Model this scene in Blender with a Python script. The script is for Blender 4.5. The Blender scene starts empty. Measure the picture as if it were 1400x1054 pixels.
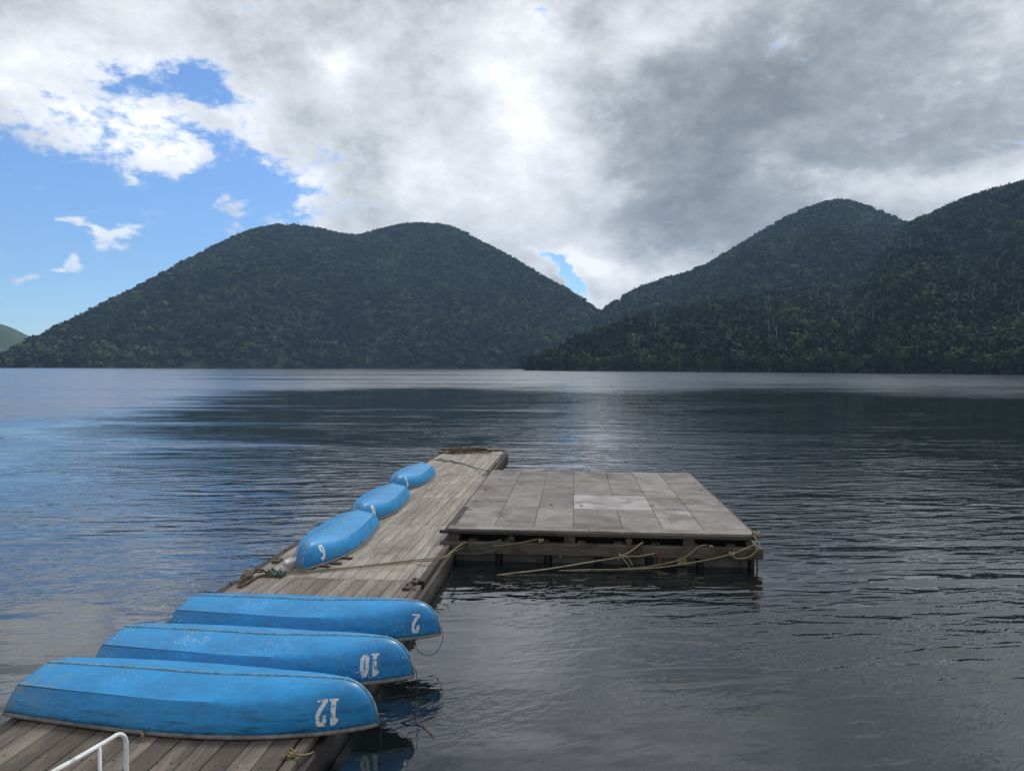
import bpy, math, random
import numpy as np
from mathutils import Vector, Matrix, noise as mnoise
R = math.radians
scene = bpy.context.scene
col = scene.collection

# ------------------------------------------------------------------ camera
FOC, CZ = 1010.0, 3.3                      # focal length in photo pixels (1400 wide), eye height over the lake
PITCH, ROLL = math.atan(25.5/FOC), R(0.16)
_f = np.array([0, math.cos(PITCH), -math.sin(PITCH)]); _r = np.array([1., 0, 0]); _u = np.cross(_r, _f)
_r2 = _r*math.cos(ROLL)+_u*math.sin(ROLL); _u2 = -_r*math.sin(ROLL)+_u*math.cos(ROLL)
def ray(px, py):
    d = _f*FOC+_r2*(px-700)-_u2*(py-527); return d/np.linalg.norm(d)
def at(px, py, z=0.0):
    """ground-plan position of something seen at photo pixel (px,py) that lies at height z"""
    d = ray(px, py); t = (z-CZ)/d[2]; return Vector((d[0]*t, d[1]*t, z))
def atd(px, py, Y):
    d = ray(px, py); t = Y/d[1]; return Vector((d[0]*t, Y, CZ+d[2]*t))
cam = bpy.data.cameras.new('camera'); camo = bpy.data.objects.new('camera', cam); col.objects.link(camo)
cam.sensor_width = 36; cam.lens = 36*FOC/1400; cam.clip_end = 30000; cam.clip_start = 0.05
m3 = Matrix([[_r2[i], _u2[i], -_f[i]] for i in range(3)]).to_4x4(); m3.translation = (0, 0, CZ); camo.matrix_world = m3
scene.camera = camo

# ------------------------------------------------------------------ light
SUN_EL, SUN_AZ = 52, 35                    # soft sun behind the clouds, ahead and a little right
sun = bpy.data.lights.new('sun', 'SUN'); suno = bpy.data.objects.new('sun', sun); col.objects.link(suno)
sun.energy = 1.5; sun.angle = R(12); sun.color = (1, .96, .9)
sd = Vector((math.sin(R(SUN_AZ))*math.cos(R(SUN_EL)), math.cos(R(SUN_AZ))*math.cos(R(SUN_EL)), math.sin(R(SUN_EL))))
suno.rotation_euler = sd.to_track_quat('Z', 'Y').to_euler()
vs = scene.view_settings; vs.view_transform = 'Standard'; vs.look = 'None'; vs.gamma = 1; vs.exposure = 0.6; vs.use_curve_mapping = False
scene.cycles.max_bounces = 6; scene.cycles.volume_bounces = 0; scene.cycles.diffuse_bounces = 3; scene.cycles.glossy_bounces = 4
scene.cycles.volume_step_rate = 10; scene.cycles.use_denoising = True; scene.cycles.sample_clamp_indirect = 4

# ------------------------------------------------------------------ node helpers
class NT:
    def __init__(s, tree): s.t = tree; s.n = tree.nodes; s.l = tree.links
    def inp(s, sock, v):
        if v is None: return
        if isinstance(v, bpy.types.NodeSocket): s.l.new(v, sock)
        else:
            if hasattr(sock.default_value, '__len__') and isinstance(v, (int, float)): v = (v,)*len(sock.default_value)
            if hasattr(sock.default_value, '__len__') and len(sock.default_value) == 4 and len(v) == 3: v = (*v, 1)
            sock.default_value = v
    def M(s, op, a, b=None, c=None, clamp=False):
        n = s.n.new('ShaderNodeMath'); n.operation = op; n.use_clamp = clamp
        for i, v in enumerate((a, b, c)): s.inp(n.inputs[i], v)
        return n.outputs[0]
    def V(s, op, a, b=None, scale=None):
        n = s.n.new('ShaderNodeVectorMath'); n.operation = op; s.inp(n.inputs[0], a)
        if b is not None: s.inp(n.inputs[1], b)
        if scale is not None: s.inp(n.inputs['Scale'], scale)
        return n.outputs['Value'] if op in ('DOT_PRODUCT', 'LENGTH', 'DISTANCE') else n.outputs[0]
    def noise(s, vec, scale, detail=4, rough=.55, dist=0, color=False):
        n = s.n.new('ShaderNodeTexNoise'); s.inp(n.inputs['Vector'], vec); s.inp(n.inputs['Scale'], scale)
        n.inputs['Detail'].default_value = detail; n.inputs['Roughness'].default_value = rough; n.inputs['Distortion'].default_value = dist
        return n.outputs['Color'] if color else n.outputs['Fac']
    def ramp(s, fac, stops, interp='LINEAR'):
        n = s.n.new('ShaderNodeValToRGB'); s.inp(n.inputs[0], fac); cr = n.color_ramp; cr.interpolation = interp
        while len(cr.elements) < len(stops): cr.elements.new(.5)
        for e, (p, c) in zip(cr.elements, stops):
            e.position = p; e.color = (*c, 1) if hasattr(c, '__len__') else (c, c, c, 1)
        return n.outputs[0]
    def mix(s, f, a, b, mode='MIX'):
        n = s.n.new('ShaderNodeMix'); n.data_type = 'RGBA'; n.blend_type = mode
        s.inp(n.inputs[0], f); s.inp(n.inputs[6], a); s.inp(n.inputs[7], b); return n.outputs[2]
    def mapr(s, v, a, b, c=0, d=1, smooth=True):
        n = s.n.new('ShaderNodeMapRange'); n.interpolation_type = 'SMOOTHSTEP' if smooth else 'LINEAR'
        s.inp(n.inputs[0], v)
        for i, x in enumerate((a, b, c, d)): s.inp(n.inputs[i+1], x)
        return n.outputs[0]
    def xyz(s, v):
        n = s.n.new('ShaderNodeSeparateXYZ'); s.inp(n.inputs[0], v); return n.outputs
    def comb(s, x, y, z=0):
        n = s.n.new('ShaderNodeCombineXYZ')
        for i, v in enumerate((x, y, z)): s.inp(n.inputs[i], v)
        return n.outputs[0]
    def attr(s, name):
        n = s.n.new('ShaderNodeAttribute'); n.attribute_name = name; return n.outputs['Fac']
    def coord(s, which='Object'):
        n = s.n.new('ShaderNodeTexCoord'); return n.outputs[which]
    def bump(s, h, strength=.3, dist=.01, normal=None):
        n = s.n.new('ShaderNodeBump'); n.inputs['Strength'].default_value = strength; n.inputs['Distance'].default_value = dist
        s.inp(n.inputs['Height'], h); s.inp(n.inputs['Normal'], normal) if normal else None; return n.outputs[0]
    def scaled(s, v, sc): return s.V('MULTIPLY', v, sc)

# ------------------------------------------------------------------ sky
world = bpy.data.worlds.new('World'); scene.world = world; world.use_nodes = True
W = NT(world.node_tree); W.n.clear()
out = W.n.new('ShaderNodeOutputWorld'); bg = W.n.new('ShaderNodeBackground'); W.l.new(bg.outputs[0], out.inputs[0])
sky = W.n.new('ShaderNodeTexSky'); sky.sky_type = 'NISHITA'; sky.sun_disc = False
sky.sun_elevation = R(SUN_EL); sky.sun_rotation = R(SUN_AZ); sky.altitude = 800; sky.air_density = 1.0; sky.dust_density = .6; sky.ozone_density = 1.5
dirv = W.coord('Generated'); dx, dy, dz = W.xyz(dirv)
wn = W.noise(W.scaled(dirv, (1, 1, 1.6)), 5.5, 7, .58, color=True)
warp = W.V('SCALE', W.V('SUBTRACT', wn, (.5, .5, .5)), scale=.17)
wx, wy, _ = W.xyz(warp)
az = W.M('ADD', W.M('ARCTAN2', dx, dy), wx); el = W.M('ADD', W.M('ARCSINE', dz), wy)
def blob(px, py, rx, ry, v, rot=0):
    d = ray(px, py); a0 = math.atan2(d[0], d[1]); e0 = math.asin(d[2]); c = math.cos(a0)
    A = W.M('SUBTRACT', az, a0); E = W.M('SUBTRACT', el, e0)
    if rot:
        cr, sr = math.cos(R(rot)), math.sin(R(rot))
        A, E = (W.M('ADD', W.M('MULTIPLY', A, cr), W.M('MULTIPLY', E, sr)), W.M('SUBTRACT', W.M('MULTIPLY', E, cr), W.M('MULTIPLY', A, sr)))
    A = W.M('MULTIPLY', A, 1010/rx/c); E = W.M('MULTIPLY', E, 1010/ry/c)
    q = W.M('ADD', W.M('MULTIPLY', A, A), W.M('MULTIPLY', E, E))
    return W.M('MULTIPLY', W.M('EXPONENT', W.M('MULTIPLY', q, -1)), v)
def total(blobs):
    s = None
    for b in blobs:
        x = blob(*b); s = x if s is None else W.M('ADD', s, x)
    return s
CLEAR = [(-80, 325, 330, 128, -1.5), (130, 270, 160, 78, -1.0), (150, 400, 260, 115, -1.3), (340, 258, 95, 76, -1.0, 20), (185, 108, 70, 26, -.85, 0), (270, 118, 70, 40, -.95, 0), (225, 190, 30, 30, -.3),
         (745, 377, 46, 10, -.93, -24), (790, 406, 44, 10, -.98, -36)]
PUFF = [(205, 226, 70, 22, 1.9, 0), (262, 222, 26, 12, .7), (330, 232, 26, 9, .6), (300, 180, 60, 16, .9, -15), (125, 310, 40, 14, 1.6, -14), (62, 363, 30, 8, 1.4), (122, 357, 24, 8, 1.3), (325, 295, 22, 9, .9)]
fb = W.noise(W.scaled(dirv, (1, 1, 1.9)), 12, 12, .66)
fbs = W.noise(W.V('ADD', W.scaled(dirv, (1, 1, 1.9)), (4, 2, 7)), 42, 7, .65)
fmix = W.M('ADD', W.M('MULTIPLY', W.M('SUBTRACT', fb, .5), 4.0), W.M('MULTIPLY', W.M('SUBTRACT', fbs, .5), 3.2))
cov = W.M('ADD', W.M('ADD', W.M('MAXIMUM', W.M('ADD', W.M('MULTIPLY', total(CLEAR), 1.9), 1.7), -.72), total(PUFF)), fmix)
alpha = W.mapr(cov, -.3, 1.15)
LIGHT = [(60, 120, 140, 60, .40), (165, 170, 90, 35, .36), (330, 165, 70, 45, .2), (205, 225, 60, 25, .4), (110, 330, 80, 50, .4), (50, 15, 170, 40, -.14), (170, 60, 50, 40, .15), (690, 95, 65, 95, .36, -10), (715, 225, 100, 85, .36), (600, 230, 45, 60, .1), (585, 225, 40, 80, .26), (460, 78, 28, 16, .35),
         (400, 255, 45, 30, .28), (560, 160, 130, 80, .0), (430, 190, 90, 60, -.05), (980, 180, 165, 110, -.36), (960, 290, 190, 45, -.30), (1150, 110, 170, 90, -.16), (1250, 210, 180, 40, -.20), (900, 60, 50, 30, .15), (800, 30, 60, 40, -.2), (560, 25, 130, 35, .0), (820, 365, 110, 22, .42), (1330, 245, 130, 32, .45), (1150, 250, 90, 22, .22), (1300, 90, 140, 60, .0)]
fb2 = W.noise(W.V('ADD', W.scaled(dirv, (1, 1, 1.7)), (3.1, 1.7, .3)), 4.2, 12, .58)
fb3 = W.noise(W.V('ADD', W.scaled(dirv, (1, 1, 1.5)), (1.1, 4.7, 2.3)), 16, 9, .62)
edge = W.mapr(cov, .3, 1.6, .24, 0)
br = W.M('ADD', W.M('ADD', total(LIGHT), .48), W.M('ADD', W.M('MULTIPLY', W.M('SUBTRACT', fb2, .5), 1.2), W.M('MULTIPLY', W.M('ADD', W.M('SUBTRACT', fb3, .5), W.M('MULTIPLY', W.M('SUBTRACT', fbs, .5), .5)), .60)))
br = W.M('ADD', W.M('ADD', br, edge), W.mapr(dy, .1, -.6, 0, -.12), clamp=True)   # unseen sky behind the viewer darkened to cut light on near faces
K = 10.0
ccol = W.ramp(br, [(0, (.17*K, .185*K, .205*K)), (.28, (.29*K, .31*K, .335*K)), (.52, (.49*K, .51*K, .535*K)), (.8, (.68*K, .695*K, .72*K)), (1, (.86*K, .865*K, .87*K))])
skyc = W.V('MULTIPLY', sky.outputs[0], (.66, .88, 1.13))
W.inp(bg.inputs['Color'], W.mix(alpha, skyc, ccol)); bg.inputs['Strength'].default_value = .1
world.cycles.sampling_method = 'MANUAL'; world.cycles.sample_map_resolution = 512

# ------------------------------------------------------------------ scene helpers
def tag(o, label=None, cat=None, group=None, kind=None):
    if label: o['label'] = label
    if cat: o['category'] = cat
    if group: o['group'] = group
    if kind: o['kind'] = kind
    return o
def empty(name, loc=(0, 0, 0), rz=0, **k):
    o = bpy.data.objects.new(name, None); col.objects.link(o); o.location = loc; o.rotation_euler = (0, 0, rz); o.empty_display_size = .2
    return tag(o, **k)
def link(name, me, parent=None, **k):
    o = bpy.data.objects.new(name, me); col.objects.link(o)
    if parent: o.parent = parent
    return tag(o, **k)
class MB:
    def __init__(s): s.v = []; s.f = []; s.t = []
    def add(s, vs, fs, tint=.5):
        b = len(s.v); s.v += [tuple(p) for p in vs]; s.f += [[i+b for i in f] for f in fs]; s.t += [tint]*len(fs)
    def box(s, x0, x1, y0, y1, z0, z1, tint=.5, rot=0, tilt=0, ch=0):
        cx, cy = (x0+x1)/2, (y0+y1)/2
        if ch:
            P = [(x0, y0, z0), (x1, y0, z0), (x1, y1, z0), (x0, y1, z0), (x0, y0, z1-ch), (x1, y0, z1-ch), (x1, y1, z1-ch), (x0, y1, z1-ch),
                 (x0+ch, y0+ch, z1), (x1-ch, y0+ch, z1), (x1-ch, y1-ch, z1), (x0+ch, y1-ch, z1)]
            F = [(0, 3, 2, 1)]+[(i, (i+1) % 4, 4+(i+1) % 4, 4+i) for i in range(4)]+[(4+i, 4+(i+1) % 4, 8+(i+1) % 4, 8+i) for i in range(4)]+[(8, 9, 10, 11)]
        else:
            P = [(x0, y0, z0), (x1, y0, z0), (x1, y1, z0), (x0, y1, z0), (x0, y0, z1), (x1, y0, z1), (x1, y1, z1), (x0, y1, z1)]
            F = [(0, 3, 2, 1), (4, 5, 6, 7)]+[(i, (i+1) % 4, 4+(i+1) % 4, 4+i) for i in range(4)]
        if rot or tilt:
            c, q = math.cos(rot), math.sin(rot)
            P = [(cx+(x-cx)*c-(y-cy)*q, cy+(x-cx)*q+(y-cy)*c, z+(x-cx)*tilt) for x, y, z in P]
        s.add(P, F, tint)
    def tube(s, pts, r, n=8, tint=.5, cap=True, taper=None):
        pts = [Vector(p) for p in pts]; N = len(pts); rings = []
        t0 = (pts[1]-pts[0]).normalized(); a = t0.orthogonal().normalized()
        for i, p in enumerate(pts):
            t = (pts[min(i+1, N-1)]-pts[max(i-1, 0)]).normalized()
            a = (a-t*a.dot(t)); a = a.normalized() if a.length > 1e-6 else t.orthogonal().normalized()
            b = t.cross(a); rr = r if taper is None else r*(1-(1-taper)*i/(N-1))
            rings.append([p+(a*math.cos(k*2*math.pi/n)+b*math.sin(k*2*math.pi/n))*rr for k in range(n)])
        V_ = [q for g in rings for q in g]
        F = [(i*n+k, i*n+(k+1) % n, (i+1)*n+(k+1) % n, (i+1)*n+k) for i in range(N-1) for k in range(n)]
        if cap: F += [tuple(range(n))[::-1], tuple((N-1)*n+k for k in range(n))]
        s.add(V_, F, tint)
    def build(s, name, mat, parent=None, smooth=False, **k):
        me = bpy.data.meshes.new(name); me.from_pydata(s.v, [], s.f); me.materials.append(mat)
        a = me.attributes.new('tint', 'FLOAT', 'FACE'); a.data.foreach_set('value', s.t)
        if smooth: me.polygons.foreach_set('use_smooth', [True]*len(me.polygons))
        me.update(); return link(name, me, parent, **k)
def spline(P, n=8):
    P = [Vector(p) for p in P]; Q = [2*P[0]-P[1]]+P+[2*P[-1]-P[-2]]; o = []
    for i in range(1, len(Q)-2):
        a, b, c, d = Q[i-1:i+3]
        for k in range(n):
            t = k/n; o.append(.5*((2*b)+(c-a)*t+(2*a-5*b+4*c-d)*t*t+(3*b-a-3*c+d)*t**3))
    return o+[P[-1]]
def sagline(a, b, sag, n=16):
    a, b = Vector(a), Vector(b); return [a.lerp(b, i/n)-Vector((0, 0, sag*4*(i/n)*(1-i/n))) for i in range(n+1)]

def mat(name):
    m = bpy.data.materials.new(name); m.use_nodes = True; N = NT(m.node_tree); p = m.node_tree.nodes['Principled BSDF']; return m, N, p
def setp(N, p, **k):
    for kk, v in k.items(): N.inp(p.inputs[kk.replace('_', ' ')], v)

# ------------------------------------------------------------------ materials
def wood_mat(name, dark, light, rough=.85, grain=(14, 1.2, 14), wet=0.0, knots=True, warm=(.20, .15, .11)):
    m, N, p = mat(name); c = N.coord('Object'); t = N.attr('tint')
    cc = N.V('ADD', c, N.comb(N.M('MULTIPLY', t, 31.7), N.M('MULTIPLY', t, 57.3), 0))
    g = N.noise(N.scaled(cc, grain), 3.0, 8, .65, .6)
    g2 = N.noise(N.scaled(cc, (grain[0]*.1, grain[1]*.25, grain[2]*.1)), 2.2, 4, .5)
    v = N.M('ADD', N.M('MULTIPLY', g, .75), N.M('ADD', N.M('MULTIPLY', N.M('SUBTRACT', t, .5), .75), N.M('MULTIPLY', N.M('SUBTRACT', g2, .5), .8)))
    base = N.ramp(v, [(.05, tuple(x*.55 for x in dark)), (.3, dark), (.65, light), (.95, tuple(min(1, x*1.25) for x in light))])
    base = N.mix(N.mapr(g2, .5, .75, 0, .45), base, N.mix(.5, base, warm))
    if knots:
        vor = N.n.new('ShaderNodeTexVoronoi'); N.inp(vor.inputs['Vector'], N.scaled(cc, (5.2, 1.6, 1))); vor.inputs['Scale'].default_value = 1.0
        k = N.mapr(vor.outputs['Distance'], .03, .10, 1, 0)
        base = N.mix(N.M('MULTIPLY', k, .75), base, (.035, .025, .02))
    cr = N.noise(N.scaled(cc, (grain[0]*3, grain[1]*.5, grain[2]*3)), 3, 3, .5)
    crack = N.mapr(cr, .63, .70)
    base = N.mix(N.M('MULTIPLY', crack, .6), base, (.03, .024, .02))
    st = N.noise(c, 1.1, 5, .6); base = N.mix(N.mapr(st, .52, .72, 0, .4), base, (.045, .038, .03))
    setp(N, p, Base_Color=base, Roughness=N.mapr(g2, .3, .7, rough-.12, rough), Normal=N.bump(N.M('SUBTRACT', g, crack), .5, .004))
    return m
M_deck_near = wood_mat('weathered_boards_brown', (.085, .069, .055), (.25, .217, .183))
M_deck_far = wood_mat('weathered_boards_grey', (.20, .175, .15), (.41, .37, .325), warm=(.26, .20, .15))
M_beam = wood_mat('old_timber', (.045, .036, .03), (.15, .125, .10), grain=(14, 1.2, 14))
M_beam_x = wood_mat('old_timber_cross', (.04, .032, .026), (.15, .125, .10), grain=(1.2, 14, 14))
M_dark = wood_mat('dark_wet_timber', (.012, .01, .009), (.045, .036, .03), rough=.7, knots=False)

def ply_mat():
    m, N, p = mat('weathered_plywood'); c = N.coord('Object'); t = N.attr('tint')
    cc = N.V('ADD', c, N.comb(N.M('MULTIPLY', t, 17.7), N.M('MULTIPLY', t, 43.3), 0))
    g = N.noise(N.scaled(cc, (2.2, 20, 4)), 2.5, 8, .7, .4); b = N.noise(cc, 1.7, 6, .62); f = N.noise(cc, 40, 4, .7)
    v = N.M('ADD', N.M('ADD', -.15, N.M('MULTIPLY', g, .8)), N.M('ADD', N.M('MULTIPLY', N.M('SUBTRACT', t, .5), .52), N.M('ADD', N.M('MULTIPLY', N.M('SUBTRACT', b, .5), .8), N.M('MULTIPLY', N.M('SUBTRACT', f, .5), .9))))
    v = N.M('ADD', v, .22)
    base = N.ramp(v, [(0, (.075, .064, .057)), (.35, (.15, .133, .122)), (.6, (.255, .24, .232)), (1, (.46, .46, .48))])
    s = N.noise(N.V('ADD', c, (5, 9, 2)), .8, 6, .65); base = N.mix(N.mapr(s, .52, .62, 0, .55), base, (.08, .06, .048))
    setp(N, p, Base_Color=base, Roughness=.88, Normal=N.bump(N.M('ADD', g, f), .35, .004)); return m
M_ply = ply_mat()

def rusty_beam():
    m, N, p = mat('bolted_timber'); c = N.coord('Object')
    g = N.noise(N.scaled(c, (1.5, 9, 18)), 3, 8, .65); base = N.ramp(g, [(.25, (.03, .025, .021)), (.6, (.12, .10, .083)), (.8, (.22, .195, .17))])
    r = N.noise(c, 2.6, 5, .6); base = N.mix(N.mapr(r, .49, .60, 0, .75), base, (.050, .027, .016))
    setp(N, p, Base_Color=base, Roughness=.85, Normal=N.bump(g, .5, .006)); return m
M_rustbeam = rusty_beam()
def simple(name, color, rough=.6, metal=0, vary=.25, scale=6, dirt=None, dirt_amt=.6, bump=.0):
    m, N, p = mat(name); c = N.coord('Object'); n = N.noise(c, scale, 6, .62)
    base = N.mix(N.mapr(n, .35, .7), tuple(x*(1-vary) for x in color), tuple(min(1, x*(1+vary)) for x in color))
    if dirt: base = N.mix(N.mapr(N.noise(N.V('ADD', c, (3, 5, 7)), scale*.6, 6, .65), .48, .68, 0, dirt_amt), base, dirt)
    setp(N, p, Base_Color=base, Roughness=rough, Metallic=metal)
    if bump: setp(N, p, Normal=N.bump(n, bump, .004))
    return m
M_tank = simple('pontoon_plastic', (.085, .088, .072), .55, scale=4, dirt=(.04, .032, .022), dirt_amt=.9)
M_black = simple('black_rubber', (.012, .012, .013), .6, scale=9)
M_rail = simple('grey_gunwale_rubber', (.22, .21, .20), .6, scale=12, dirt=(.08, .07, .06))
M_iron = simple('rusty_iron', (.10, .045, .025), .75, scale=30)
M_white = simple('white_painted_tube', (.74, .75, .74), .28, vary=.08, scale=9, dirt=(.30, .24, .17), dirt_amt=.6)
M_foam = simple('white_foam', (.62, .62, .60), .9, vary=.12, scale=14, dirt=(.3, .28, .24))
M_yellow = simple('faded_yellow_tag', (.40, .34, .16), .6, scale=30, dirt=(.25, .2, .12))
M_red = simple('faded_red_cord', (.38, .05, .05), .7, scale=30)
M_pebble = simple('bird_feathers', (.03, .026, .022), .8, scale=30)
def rope_mat(name, a, b):
    m, N, p = mat(name); c = N.coord('Object'); w = N.n.new('ShaderNodeTexWave'); w.wave_type = 'BANDS'; w.bands_direction = 'DIAGONAL'
    N.inp(w.inputs['Vector'], c); w.inputs['Scale'].default_value = 14; w.inputs['Distortion'].default_value = .6
    n = N.noise(c, 9, 5, .6); base = N.mix(N.M('MULTIPLY', w.outputs['Fac'], .7), a, b); base = N.mix(N.mapr(n, .45, .7, 0, .5), base, tuple(x*.5 for x in a))
    setp(N, p, Base_Color=base, Roughness=.9, Normal=N.bump(w.outputs['Fac'], .8, .004)); return m
M_rope_yel = rope_mat('yellow_rope', (.17, .125, .055), (.34, .27, .14))
M_rope_beige = rope_mat('beige_rope', (.28, .225, .13), (.46, .39, .26))
M_rope_green = rope_mat('green_rope', (.07, .12, .09), (.20, .27, .21))
M_rope_brown = rope_mat('brown_rope', (.07, .05, .03), (.20, .15, .10))
M_rope_dark = rope_mat('dark_line', (.02, .018, .015), (.06, .05, .045))

M_inner = simple('shaded_hull_inside', (.06, .09, .11), .7, scale=5)  # dark colour stands in for the unlit interior of the overturned hull
M_lap_shadow = simple('lap_shadow_line', (.01, .06, .13), .6, vary=.6, scale=20)  # shadow line under the lapped edge, put into a dark blue colour
M_keel = simple('worn_keel_edge', (.12, .27, .38), .6, vary=.4, scale=16, dirt=(.24, .23, .20), dirt_amt=.8)
def boat_mat(name, chips, grime, hue=0):
    m, N, p = mat(name); c = N.coord('Object')
    n1 = N.noise(N.scaled(c, (.8, 1.5, 3)), 2.2, 6, .6); n2 = N.noise(c, 11, 6, .65)
    base = N.ramp(N.M('ADD', N.M('MULTIPLY', n1, .6), N.M('MULTIPLY', n2, .4)), [(.3, (.003+hue, .145, .35)), (.5, (.005+hue, .23, .53)), (.7, (.004+hue, .30, .70))])
    # scuffs and pale worn patches
    sc = N.noise(N.scaled(c, (2.0, 14, 14)), 6, 4, .7); base = N.mix(N.mapr(sc, .56, .70, 0, .4), base, (.06, .34, .60))
    # dirt bands along the side, ochre film near the stern
    cx, cy, cz = N.xyz(c)
    d1 = N.noise(N.scaled(c, (1.1, 5, 9)), 3, 6, .7); low = N.mapr(cz, .30, .10)
    base = N.mix(N.M('MULTIPLY', N.mapr(d1, .48, .72, 0, (.6*grime+.3)), low), base, (.012, .05, .09))
    st = N.mapr(cx, .75, .0); oc = N.noise(c, 4, 6, .65)
    base = N.mix(N.M('MULTIPLY', N.M('MULTIPLY', N.mapr(oc, .42, .7, 0, 1), st), .55*grime), base, (.22, .25, .16))
    vs_ = N.noise(N.scaled(c, (30, 3, 1.5)), 3, 4, .6); base = N.mix(N.M('MULTIPLY', N.mapr(vs_, .6, .75, 0, .4*grime), low), base, (.02, .05, .07))
    rimd = N.M('MULTIPLY', N.mapr(cz, .13, .03), N.mapr(N.noise(N.scaled(c, (3, 3, 9)), 3, 5, .7), .38, .62)); base = N.mix(N.M('MULTIPLY', rimd, .30+.35*grime), base, (.02, .045, .055))
    wv = N.noise(N.scaled(N.V('ADD', c, (1, 3, 2)), (1.3, 30, 30)), 3.5, 3, .6); cl2 = N.noise(N.V('ADD', c, (9, 1, 4)), 2.2, 3, .5)
    scr = N.M('MULTIPLY', N.mapr(wv, .665, .70), N.mapr(cl2, .45, .6)); base = N.mix(N.M('MULTIPLY', scr, .55), base, (.30, .45, .55))
    fade = N.noise(N.V('ADD', N.scaled(c, (.7, 2, 2)), (4, 4, 4)), 1.6, 4, .55); base = N.mix(N.mapr(fade, .5, .72, 0, .30), base, (.05, .30, .50))
    # chipped paint: clusters of small flakes
    cl = N.noise(N.V('ADD', c, (2, 7, 1)), 3.0, 3, .55); fl = N.noise(N.scaled(c, (1, 1.5, 1.5)), 42, 5, .75)
    thr = N.mapr(cl, .30, .75, .735-.030*chips, .655-.055*chips)
    ch = N.M('GREATER_THAN', fl, thr)
    base = N.mix(ch, base, (.62, .66, .66))
    setp(N, p, Base_Color=base, Roughness=N.mapr(n2, .3, .7, .40, .60), Normal=N.bump(N.M('ADD', N.M('MULTIPLY', n2, .6), N.M('MULTIPLY', ch, -.6)), .22, .004))
    p.inputs['Coat Weight'].default_value = .15; p.inputs['Coat Roughness'].default_value = .25
    return m
M_num, N_, p_ = mat('stencilled_white_paint')
_c = N_.coord('Object'); _n = N_.noise(_c, 38, 5, .7)
setp(N_, p_, Base_Color=N_.mix(N_.mapr(_n, .55, .61), (.74, .75, .74), (.05, .25, .5)), Roughness=.6)

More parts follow.
